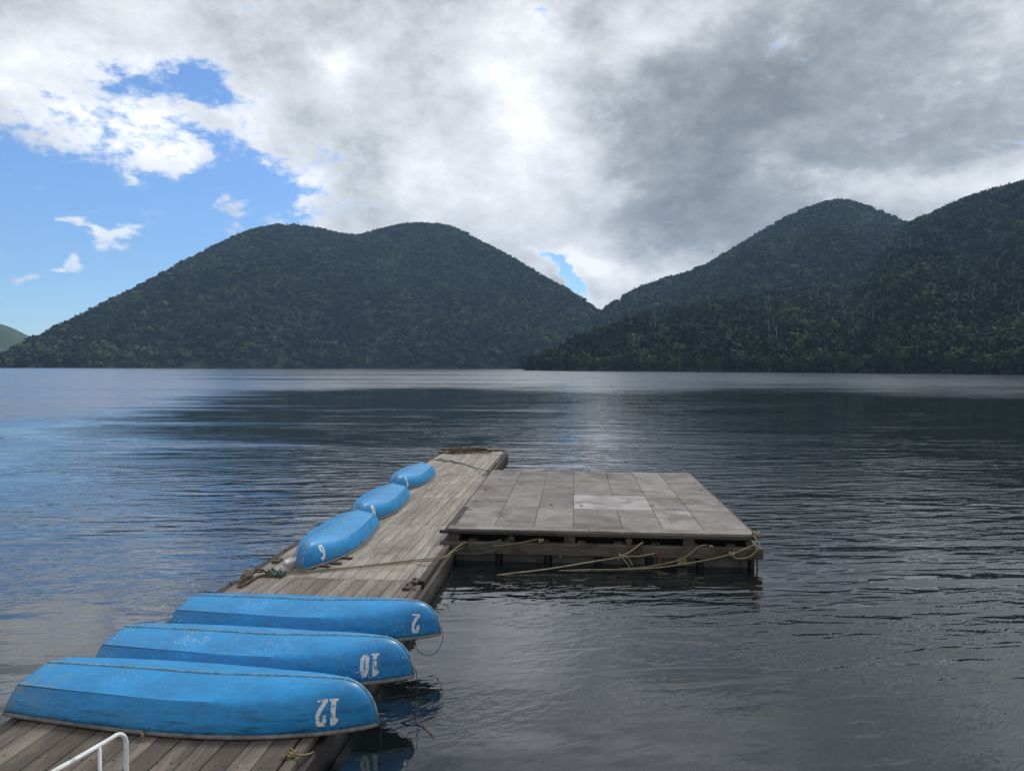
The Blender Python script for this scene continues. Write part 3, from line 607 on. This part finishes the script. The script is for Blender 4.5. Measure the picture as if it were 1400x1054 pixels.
b1 = place('1', mbf, 'overturned blue rowing boat marked 1, farthest along the dock', (-2.52, 20.60), (-2.76, 17.55), .90, num_w=.095, num_v=(.40, .91))
def painter(boat, pts, r=.004, m=M_rope_dark):
    b = MB(); inv = Matrix.Translation(boat.location) @ boat.rotation_euler.to_matrix().to_4x4() @ Matrix.Diagonal((*boat.scale, 1)); inv = inv.inverted()
    b.tube([inv @ p for p in spline(pts, 8)], r, 6); b.build('painter_rope', m, boat, smooth=True)
bx, by = -1.12, 6.08
painter(b12, [(bx-.02, by+.02, .42), (bx+.03, by, .36), (bx+.035, by-.01, .2), (bx+.03, by, .02), (bx+.02, by, -.1)])
bx, by = -.95, 7.04
painter(b10, [(bx-.03, by+.02, .43), (bx+.03, by, .38), (bx+.05, by-.03, .22), (bx+.03, by-.03, .05), (bx+.06, by, -.1)])
bx, by = -.80, 8.16
painter(b2, [(bx-.03, by+.02, .43), (bx+.03, by, .37), (bx+.03, by-.02, .24), (bx-.06, by-.06, .12), (bx-.2, by-.08, .14), (bx-.3, by-.06, .28)])

# ------------------------------------------------------------------ dock (local x = across, y = along)
DA = math.atan(90/FOC)
dock = empty('dock', (0, 0, 0), -DA, label='long weathered plank dock floating on the lake, boats lying on it', cat='dock')
random.seed(11)
TL, TR = -4.68, -2.22
TF = -2.62     # the last pontoon is narrower
def section(y0, y1, m, n, gap=.007, tb=.5, tv=.22, edges=True, jag=.0):
    b = MB(); w = ((TF if y0 > 20 else TR)-TL)/n
    for i in range(n):
        x0 = TL+i*w; t = min(.98, max(.02, tb+random.uniform(-tv, tv)))
        j0, j1 = random.uniform(-jag, jag), random.uniform(-jag, jag)
        b.box(x0+gap/2, x0+w-gap/2, y0+.004+j0, y1-.004+j1, DZ-.036, DZ+random.uniform(-.003, .003), t, tilt=random.uniform(-.012, .012), ch=.004)
    b.build('deck_boards', m, dock)
section(1.2, 8.0, M_deck_near, 13, .009, .5, .25)
section(8.0, 10.12, M_deck_far, 14, .011, .28, .16)
section(10.12, 13.72, M_deck_far, 15, .009, .52, .10)
section(13.72, 16.62, M_deck_far, 15, .009, .50, .10)
section(16.62, 20.13, M_deck_far, 16, .009, .54, .10)
section(20.13, 24.9, M_deck_far, 15, .009, .54, .10)
section(24.93, 26.0, M_deck_far, 14, .01, .60, .15)
b = MB(); b.box(TL-.02, TF+.02, 26.02, 26.2, DZ-.03, DZ+.05, .5, ch=.008); b.build('end_timber', M_beam_x, dock)
for x0, x1 in ((TL-.11, TL-.008), (TR+.008, TR+.10)):
    for y0, y1 in ((1.2, 6.05), (6.06, 9.93), (10.1, 13.4), (13.42, 18.0), (18.02, 20.12), (20.14, 26.1)):
        sh = TF-TR if y0 > 20 and x0 > -3 else 0
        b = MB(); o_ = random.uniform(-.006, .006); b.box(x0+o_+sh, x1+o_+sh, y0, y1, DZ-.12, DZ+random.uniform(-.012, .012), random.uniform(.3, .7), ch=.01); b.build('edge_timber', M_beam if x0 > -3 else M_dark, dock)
for x0, x1 in ((TL-.16, TL-.115), (TR+.105, TR+.17)):
    b = MB()
    for y0 in np.arange(1.2, 25, 2.07):
        sh = TF-TR if y0 > 19.5 and x0 > -3 else 0; b.box(x0+sh, x1+sh, y0, y0+2.05, DZ-.22, DZ-.06, random.uniform(.2, .8), ch=.012)
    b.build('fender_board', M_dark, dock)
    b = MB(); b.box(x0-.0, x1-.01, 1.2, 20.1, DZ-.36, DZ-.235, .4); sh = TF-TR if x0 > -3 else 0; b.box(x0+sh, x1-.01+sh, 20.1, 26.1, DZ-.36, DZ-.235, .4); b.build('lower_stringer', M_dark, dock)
b = MB()
for y0 in np.arange(1.6, 26, 1.2): b.box(TL+.02, (TF if y0 > 20 else TR)-.02, y0, y0+.1, DZ-.14, DZ-.04, .4)
b.build('joists', M_dark, dock)
for i, y0 in enumerate(np.arange(1.5, 25.5, 2.4)):
    b = MB(); b.box(TL+.05, (TF if y0 > 18 else TR)-.08, y0, y0+2.1, -.25, DZ-.145, .5, ch=.05); b.build('pontoon', M_black, dock)
# blocks, bolts and cleats
for x, y in ((TR-.02, 10.02), (TR-.06, 9.75), (TL+.10, 10.9), (TR-.04, 13.5), (TR-.05, 20.0)):
    b = MB(); b.box(x-.05, x+.05, y-.10, y+.10, DZ+.004, DZ+.045, .6, ch=.01); b.tube([(x, y, DZ+.045), (x, y, DZ+.075)], .018, 8); b.build('cleat_block', M_beam, dock)
for side, X in (('l', TL-.06), ('r', TR+.05)):
    for y in np.arange(2.1, 26, 1.9):
        Xs = X+(TF-TR if y > 20 and side == 'r' else 0); b = MB(); b.tube([(Xs, y, DZ), (Xs, y, DZ+.022)], .02, 8); b.build('bolt', M_iron, dock)
# nail heads in rows over the joists
b = MB()
for y0 in np.arange(1.65, 26, 1.2):
    for i in range(14):
        for q in (.3, .7):
            x = TL+(i+q)*((TF if y0 > 20 else TR)-TL)/14; b.tube([(x, y0+random.uniform(-.02, .02), DZ), (x, y0, DZ+.0045)], .006, 6)
b.build('nail_heads', M_iron, dock, kind='stuff')

# ------------------------------------------------------------------ swim platform (float)
FZ = .55
fA, fB, fC, fD = at(611, 722, FZ), at(657, 644, FZ), at(932, 645, FZ), at(1033, 731, FZ)
fw = (fD-fA).length; cx_, cy_ = fA.x, fA.y; fang = math.atan2(fD.y-fA.y, fD.x-fA.x)
yv = Vector((-math.sin(fang), math.cos(fang), 0)); fl = ((fB+fC)/2-(fA+fD)/2).dot(yv); print('FLOAT', fA, fD, fw, fl, math.degrees(fang))
plat = empty('floating_platform', (fA.x, fA.y, 0), fang, label='square floating platform decked with patched grey plywood, moored beside the dock', cat='raft')
random.seed(23)
cols_ = 7; cw = fw/cols_; rowy = [.26]+[.26+(fl-.26)*q for q in (.245, .475, .73, 1.0)]
TINT = [[.60, .42, .56, .40, .45, .70, .48], [.38, .52, .34, .95, .95, .46, .54], [.40, .44, .38, .42, .45, .62, .40], [.46, .40, .34, .42, .42, .58, .36]]
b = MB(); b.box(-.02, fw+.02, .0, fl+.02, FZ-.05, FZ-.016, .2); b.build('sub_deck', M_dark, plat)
b = MB()
for r_ in range(4):
    c_ = 0
    while c_ < cols_:
        span = 2 if (r_ == 1 and c_ == 3) else 1
        jx = .05*((r_*3+c_*5) % 3-1)*(0 < c_); x0 = c_*cw+jx+.004; x1 = (c_+span)*cw+(.05*((r_*3+(c_+span)*5) % 3-1) if c_+span < cols_ else 0)-.004
        y0, y1 = rowy[r_]+.004+(.06 if (r_+c_) % 3 == 0 and r_ else 0), rowy[r_+1]-.004+(.06 if (r_+1+c_) % 3 == 0 and r_ < 3 else 0)
        if r_ == 0 and c_ == 0: x0 += .1
        b.box(x0, x1, y0, y1, FZ-.016, FZ+random.uniform(-.001, .004), TINT[r_][c_]+random.uniform(-.03, .03), ch=.003); c_ += span
b.build('plywood_panels', M_ply, plat)
b = MB(); b.box(.02, fw*.47-.004, -.01, .25, FZ-.016, FZ+.001, .60, ch=.004); b.box(fw*.47+.004, fw+.0, -.012, .25, FZ-.016, FZ+.003, .52, ch=.004); b.build('front_boards', M_ply, plat)
b = MB(); b.box(-.12, fw*.36, -.055, -.014, FZ-.075, FZ-.02, .4, ch=.01); b.box(fw*.36+.006, fw+.04, -.05, -.014, FZ-.08, FZ-.018, .65, ch=.01); b.build('fascia_board', M_beam_x, plat)
b = MB(); b.box(-.045, -.003, .05, fl, FZ-.09, FZ-.01, .4, ch=.01); b.box(fw+.003, fw+.045, -.01, fl, FZ-.09, FZ-.01, .5, ch=.01); b.box(0, fw, fl+.022, fl+.06, FZ-.09, FZ-.01, .5); b.build('side_boards', M_beam, plat)
BT, BB = .345, .165
b = MB()
for i, x in enumerate(np.linspace(.12, fw-.1, 6)):
    if i % 2: b.tube([(x, -.03, .40), (x, fl-.05, .40)], .055, 10)
    else: b.box(x-.09, x+.09, -.04, fl-.05, BT+.004, .46, .5, ch=.01)
b.build('joists', M_beam, plat)
for i, x in enumerate(np.linspace(.45, fw-.4, 8)):
    b = MB(); b.box(x-.07, x+.07, -.03, .10, BT+.002, BT+.035, .5, ch=.006); b.build('spacer_block', M_beam, plat)
b = MB(); b.box(-.10, fw+.10, -.12, .03, BB, BT, .5, ch=.012); b.build('front_beam', M_rustbeam, plat)
b = MB(); b.box(-.06, fw+.06, fl-.1, fl, BB, BT, .5); b.box(-.06, .02, .04, fl-.11, BB, BT, .5); b.box(fw-.02, fw+.06, .04, fl-.11, BB, BT, .5); b.build('side_beams', M_dark, plat)
b = MB(); b.box(.05, fw-.05, .35, fl-.3, .18, .46, .1); b.build('dark_under_deck_fill', M_dark, plat)  # solid dark box filling the space under the deck
for x in np.linspace(.1, fw-.08, 12):
    b = MB(); z = BB+.09+.03*math.sin(x*9); b.tube([(x, -.10, z), (x, -.125, z)], .016, 8); b.build('bolt', M_iron, plat)
tw = (fw-.1)/6
for i in range(6):
    b = MB(); x0, x1 = .05+i*tw+.05, .05+(i+1)*tw-.05
    prof = [(0, -.30), (0, .10), (.05, .155), (.12, .16)]
    n_ = 16; pts = []
    for xx, inset in ((x0, .02), (x0+.02, 0), (x1-.02, 0), (x1, .02)):
        for q in range(n_):
            a = q/n_*2*math.pi; pts.append((xx, .23+(.22-inset)*max(-.92, min(.92, math.cos(a)*1.25)), -.04+(.205-inset)*max(-.93, min(.93, math.sin(a)*1.25))))
    F = [(k_*n_+q, k_*n_+(q+1) % n_, (k_+1)*n_+(q+1) % n_, (k_+1)*n_+q) for k_ in range(3) for q in range(n_)]+[tuple(range(n_)), tuple(3*n_+q for q in range(n_))[::-1]]
    b.add(pts, F); b.build('pontoon_tank', M_tank, plat)
for i in range(7):
    b = MB(); x = .05+i*tw; b.box(x-.035, x+.035, .0, .40, -.2, BB-.004, .3); b.build('tank_strap', M_black, plat)
b = MB(); b.box(.1, fw-.1, .6, fl-.2, -.25, BB-.005, .3); b.build('rear_pontoon', M_black, plat)
b = MB(); b.tube([(fw+.02, -.02, BB), (fw+.03, -.02, .0), (fw+.03, -.02, -.2)], .012, 6); b.tube([(fw-.25, .0, BB), (fw-.2, .0, -.2)], .008, 6); b.build('hanging_chain', M_iron, plat)
for (x, y) in ((.12, .45), (.1, .95), (.16, 1.6), (.15, 2.6), (1.7, 2.3), (2.3, 2.25), (fw-.15, 4.4), (fw-.12, 5.3), (3.7, 2.4), (.2, 3.8), (.35, 5.6), (.2, 4.0)):
    b = MB(); b.box(x-.035, x+.035, y-.03, y+.03, FZ-.002, FZ+.012, .2, rot=x, ch=.003); b.build('deck_bracket', M_iron, plat)
for (x, z, m_) in ((1.93, .12, M_yellow), (2.9, .10, M_yellow), (2.25, .12, M_red)):
    b = MB(); b.tube([(x, -.012, z), (x, -.03, z)], .022, 10); b.build('tank_cap', m_, plat)
b = MB(); b.box(3.87, 4.03, -.004, .006, .03, .14, .5); b.build('tag_plate', M_yellow, plat)

# ------------------------------------------------------------------ ropes
def FP(x, y, z): return Vector((fA.x, fA.y, 0))+Vector((math.cos(fang)*x-math.sin(fang)*y, math.sin(fang)*x+math.cos(fang)*y, z))
def rope(pts, r, m, label, extra=None, cat='rope'):
    b = MB(); b.tube(pts, r, 8)
    for e in extra or []: b.tube(*e)
    return b.build('rope', m, smooth=True, label=label, cat=cat)
def knot(c, r, seed, n=14, thick=.011):
    random.seed(seed); P = [Vector(c)+Vector((r*math.cos(i*2.1)*random.uniform(.5, 1), r*math.sin(i*1.7)*random.uniform(.5, 1), r*.6*math.sin(i*2.9))) for i in range(n)]; return (spline(P, 6), thick, 6)
tie = at(374, 784, DZ+.03)
e0 = at(604, 763, DZ+.10)
rope(spline([tie, at(420, 782, DZ+.02), at(500, 774, DZ+.035), at(560, 768, DZ+.03), e0, FP(.35, -.10, .34), FP(.9, -.13, .30), FP(1.55, -.12, .42)], 10), .010, M_rope_yel, 'yellow and black twisted mooring rope lying across the dock to the platform', [knot(FP(1.6, -.12, .40), .05, 4)])
rope(spline([tie+Vector((.03, .04, .01)), at(470, 776, DZ+.03), at(560, 766, DZ+.04), at(604, 761, DZ+.12), FP(.3, -.14, .26), FP(.6, -.14, .32), FP(.95, -.12, .40)], 10), .0085, M_rope_green, 'green mooring rope running beside the yellow rope to the platform', [knot(tie, .12, 9, 26, .013), knot(tie+Vector((.12, -.02, 0)), .10, 12, 22, .012)])
rope(spline([FP(.1, -.14, .16), FP(.5, -.18, .17), FP(.8, -.15, .22), FP(.98, -.1, .30)], 8), .008, M_rope_green, 'short thin green cord under the platform front beam')
cornr = FP(fw-.02, -.02, FZ+.02)
rope(spline([cornr, FP(fw-.02, -.16, .46), FP(fw-.2, -.17, .36), FP(fw-.45, -.18, .26), FP(fw-.9, -.2, .15), FP(fw-1.5, -.25, .05), FP(fw-2.1, -.32, .012), FP(fw-2.9, -.4, .004), FP(fw-3.6, -.5, -.03)], 8), .010, M_rope_beige, 'beige rope tied at the platform right corner and sagging to the water',
     [knot(cornr+Vector((0, -.02, .0)), .07, 21), knot(FP(fw-.42, -.18, .27), .05, 22), (spline([FP(fw-.05, -.1, FZ), FP(fw+.02, -.17, .42), FP(fw-.12, -.18, .24), FP(fw-.35, -.19, .2), FP(fw-.42, -.18, .27)], 8), .011, 6)])
kn = FP(2.93, -.22, .20)
rope(spline([FP(3.3, -.03, BT+.05), FP(3.25, -.13, BT+.04), kn, FP(2.4, -.35, .12), FP(1.7, -.55, .04), FP(1.1, -.75, .006), FP(.6, -.9, -.05)], 8), .011, M_rope_beige, 'thick beige mooring rope running from the platform middle down into the water',
     [knot(kn, .05, 31), (spline([kn, FP(3.2, -.17, .19), FP(3.5, -.13, .24)], 6), .012, 6), (spline([kn, FP(3.03, -.22, .08), FP(3.08, -.22, -.02)], 6), .009, 6), (spline([kn, FP(3.05, -.2, .16), FP(3.12, -.22, .04)], 6), .008, 6)])
rope(spline([FP(4.35, -.04, BT+.03), FP(4.2, -.13, BT+.02), FP(3.95, -.15, .18), FP(3.6, -.17, .07), FP(3.2, -.2, .01), FP(2.6, -.25, -.02)], 8), .009, M_rope_beige, 'thin beige rope hooked over the platform beam behind the yellow tag', [knot(FP(4.4, -.1, BT+.02), .03, 41, 10, .008)])
rope(spline([FP(3.5, -.13, .24), FP(3.55, -.13, .20), FP(3.57, -.13, .10), FP(3.56, -.13, .03)], 6), .009, M_red, 'short faded red cord hanging from the platform beam', [knot(FP(3.5, -.13, .24), .03, 43, 10, .009)])
rope(spline([at(592, 628, DZ+.02), at(620, 631, DZ+.02), at(640, 636, DZ+.02), at(655, 641, DZ+.06), FP(.15, fl-.5, FZ+.01)], 8), .014, M_rope_green, 'green rope lying across the far end of the dock', [(spline([at(596+i*7, 627+i*1.2+(-1)**i*1.4, DZ+.03) for i in range(6)], 6), .016, 6)])
random.seed(77)
L0, L1 = at(328, 800, DZ), at(352, 784, DZ)
ex = []
for q in range(3):
    base = L0.lerp(L1, .15+q*.18); P = [base+Vector((random.uniform(-.05, .15), random.uniform(-.25, .3), .03+.08*abs(math.sin(i*1.3+q)))) for i in range(8)]; ex.append((spline(P, 6), .014, 6))
rope(spline([at(322, 806, DZ-.02), at(336, 797, DZ+.05), at(352, 788, DZ+.03), at(366, 785, DZ+.03), at(358, 779, DZ+.1), at(349, 779, DZ+.1), at(347, 784, DZ+.03)], 8), .017, M_rope_brown, 'tangled dark brown rope heaped on the left edge of the dock', ex)
ex = []
for q in range(6):
    base = at(618+q*7, 617.5, DZ+.02); P = [base+Vector((random.uniform(-.5, .5), random.uniform(-.5, .4), random.uniform(.0, .14))) for i in range(7)]; ex.append((spline(P, 6), .028, 5))
rope(spline([at(600+i*9, 618+(i % 2)*.6, DZ+.06) for i in range(9)], 6), .03, M_rope_brown, 'heap of old brown rope on the far end of the dock', ex)
rope(spline([at(385, 1034, DZ+.02), at(398, 1030, DZ+.03), at(410, 1032, DZ+.03), at(424, 1030, DZ-.03), at(432, 1024, DZ-.1)], 8), .008, M_rope_yel, 'small yellow cord knotted on the dock edge below boat 12', [knot(at(400, 1031, DZ+.02), .05, 51, 16, .006)])
rope(spline([at(192, 999, DZ+.02)+Vector((0, .06, 0)), at(194, 1004, DZ+.05), at(197, 1009, DZ+.02), at(194, 1013, DZ+.006)], 6), .009, M_rope_yel, 'stub of yellow rope poking out from under boat 12')
rope(spline([at(604, 757, DZ+.02), at(592, 770, DZ-.0), at(588, 778, DZ-.12), at(585, 790, DZ-.05), at(582, 797, .05)], 8), .009, M_rope_brown, 'frayed brown rope hanging on the right side of the dock', [(spline([at(586, 772, DZ+.02), at(592, 784, .1), at(590, 792, .0)], 5), .006, 5)])

# foam block, chocks
b = MB(); c0 = at(401, 771, DZ); b.box(c0.x-.13, c0.x+.11, c0.y-.09, c0.y+.12, DZ+.004, DZ+.075, .5, rot=.4, tilt=.25, ch=.015); b.build('foam_block', M_foam, label='small white foam block wedged beside the bow of boat 9', cat='block')
for i, (px, py, a) in enumerate(((439, 775, .3), (455, 771, .25), (470, 764, .2))):
    b = MB(); c0 = at(px, py, DZ); b.box(-.16, .14, -.025, .025, 0, .03, .5, ch=.004)
    o = b.build('wooden_chock', M_beam, label='thin wooden stick under the right side of boat 9, '+('nearest its bow', 'middle of three', 'farthest from its bow')[i], cat='wood stick', group='sticks propping boat 9'); o.location = (c0.x, c0.y, DZ+.004); o.rotation_euler = (0, 0, -a)

# white tubular boarding rail
rail = empty('handrail', at(172, 1050, DZ), 0, label='white painted tubular handrail at the bottom left of the dock', cat='handrail')
o = rail.location
def LR(p): return Vector(p)-o
pE = atd(172, 1060, 4.75); top = atd(168, 1000, 4.75); bl = atd(55, 1066, 4.05)
foot = Vector((top.x+.02, top.y, DZ))
b = MB(); P = [LR(foot), LR((foot.x, foot.y, top.z-.13)), LR((foot.x-.002, foot.y, top.z-.06)), LR((foot.x-.012, foot.y-.012, top.z-.02)), LR((foot.x-.035, foot.y-.035, top.z-.002))]
e2 = bl; P2 = [LR(Vector((foot.x-.035, foot.y-.035, top.z-.002)).lerp(e2, t_)) for t_ in (.12, .3, .6, 1.0)]
P3 = LR(e2)+Vector((-.05, -.35, -.02))
b.tube(spline(P+P2+[P3], 6), .0145, 14); b.build('top_rail', M_white, rail, smooth=True)
mid_ = atd(136, 1022, 4.52)
b = MB(); b.tube([LR(mid_), LR((mid_.x+.004, mid_.y, DZ))], .011, 12); b.build('baluster', M_white, rail, smooth=True)
for c_ in (foot, Vector((mid_.x+.004, mid_.y, DZ))):
    b = MB(); q = LR(c_); b.tube([q, q+Vector((0, 0, .012))], .05, 16); b.build('base_plate', M_white, rail)
b = MB(); q = LR(bl)+Vector((-.05, -.35, -.02)); b.tube([q, Vector((q.x, q.y, 0))], .0165, 12); b.build('rear_post', M_white, rail, smooth=True)

# driftwood branch and birds
b = MB(); b.tube(spline([at(541, 992, -.03), at(556, 985, .02), at(575, 978, .05), at(594, 971, .12)], 6), .009, 6, taper=.5); b.tube([at(585, 975, .08), at(592, 966, .14)], .005, 5)
b.build('branch', M_dark, smooth=True, label='dark dead twig poking out of the water beside boat 12', cat='branch')
def bird(name, loc, s, label, flying):
    root = empty(name, loc, .6, label=label, cat='bird'); b = MB()
    rad = [.01, .05, .085, .09, .07, .04, .02]; b2_ = []
    for i, r_ in enumerate(rad):
        for q in range(8): b2_.append(((i/6-.5)*.42*s, r_*math.cos(q*.785)*s, (.07+r_*math.sin(q*.785)*.8+.02*i/6)*s))
    F = [(i*8+q, i*8+(q+1) % 8, (i+1)*8+(q+1) % 8, (i+1)*8+q) for i in range(6) for q in range(8)]
    b.add(b2_, F); b.tube([(.17*s, 0, .12*s), (.2*s, 0, .2*s), (.25*s, 0, .24*s), (.31*s, 0, .235*s)], .03*s, 8, taper=.4); b.build('body', M_pebble, root, smooth=True)
    if flying:
        for sgn in (-1, 1):
            w_ = MB(); w_.add([(.08*s, sgn*.05*s, .12*s), (.1*s, sgn*.35*s, .25*s), (-.02*s, sgn*.7*s, .18*s), (-.1*s, sgn*.33*s, .22*s), (-.1*s, sgn*.05*s, .11*s)], [(0, 1, 3, 4), (1, 2, 3)]); w_.build('wing', M_pebble, root)
bird('duck', at(836, 528, 0), 1.0, 'tiny dark duck floating far out on the lake', False)
bird('flying_bird', atd(974, 345, 150), 1.0, 'tiny dark bird flying against the clouds by the right ridge', True)

# ------------------------------------------------------------------ air
hb = MB(); hb.box(-3600, 3600, -80, 3700, -2, 620); 
hm = bpy.data.materials.new('haze_air'); hm.use_nodes = True; hn = hm.node_tree; hn.nodes.remove(hn.nodes['Principled BSDF'])
pv = hn.nodes.new('ShaderNodeVolumePrincipled'); pv.inputs['Color'].default_value = (.42, .66, 1, 1); pv.inputs['Density'].default_value = .00012
hn.links.new(pv.outputs[0], hn.nodes['Material Output'].inputs['Volume'])
hb.build('haze', hm, kind='stuff', label='thin blue air haze over the lake')
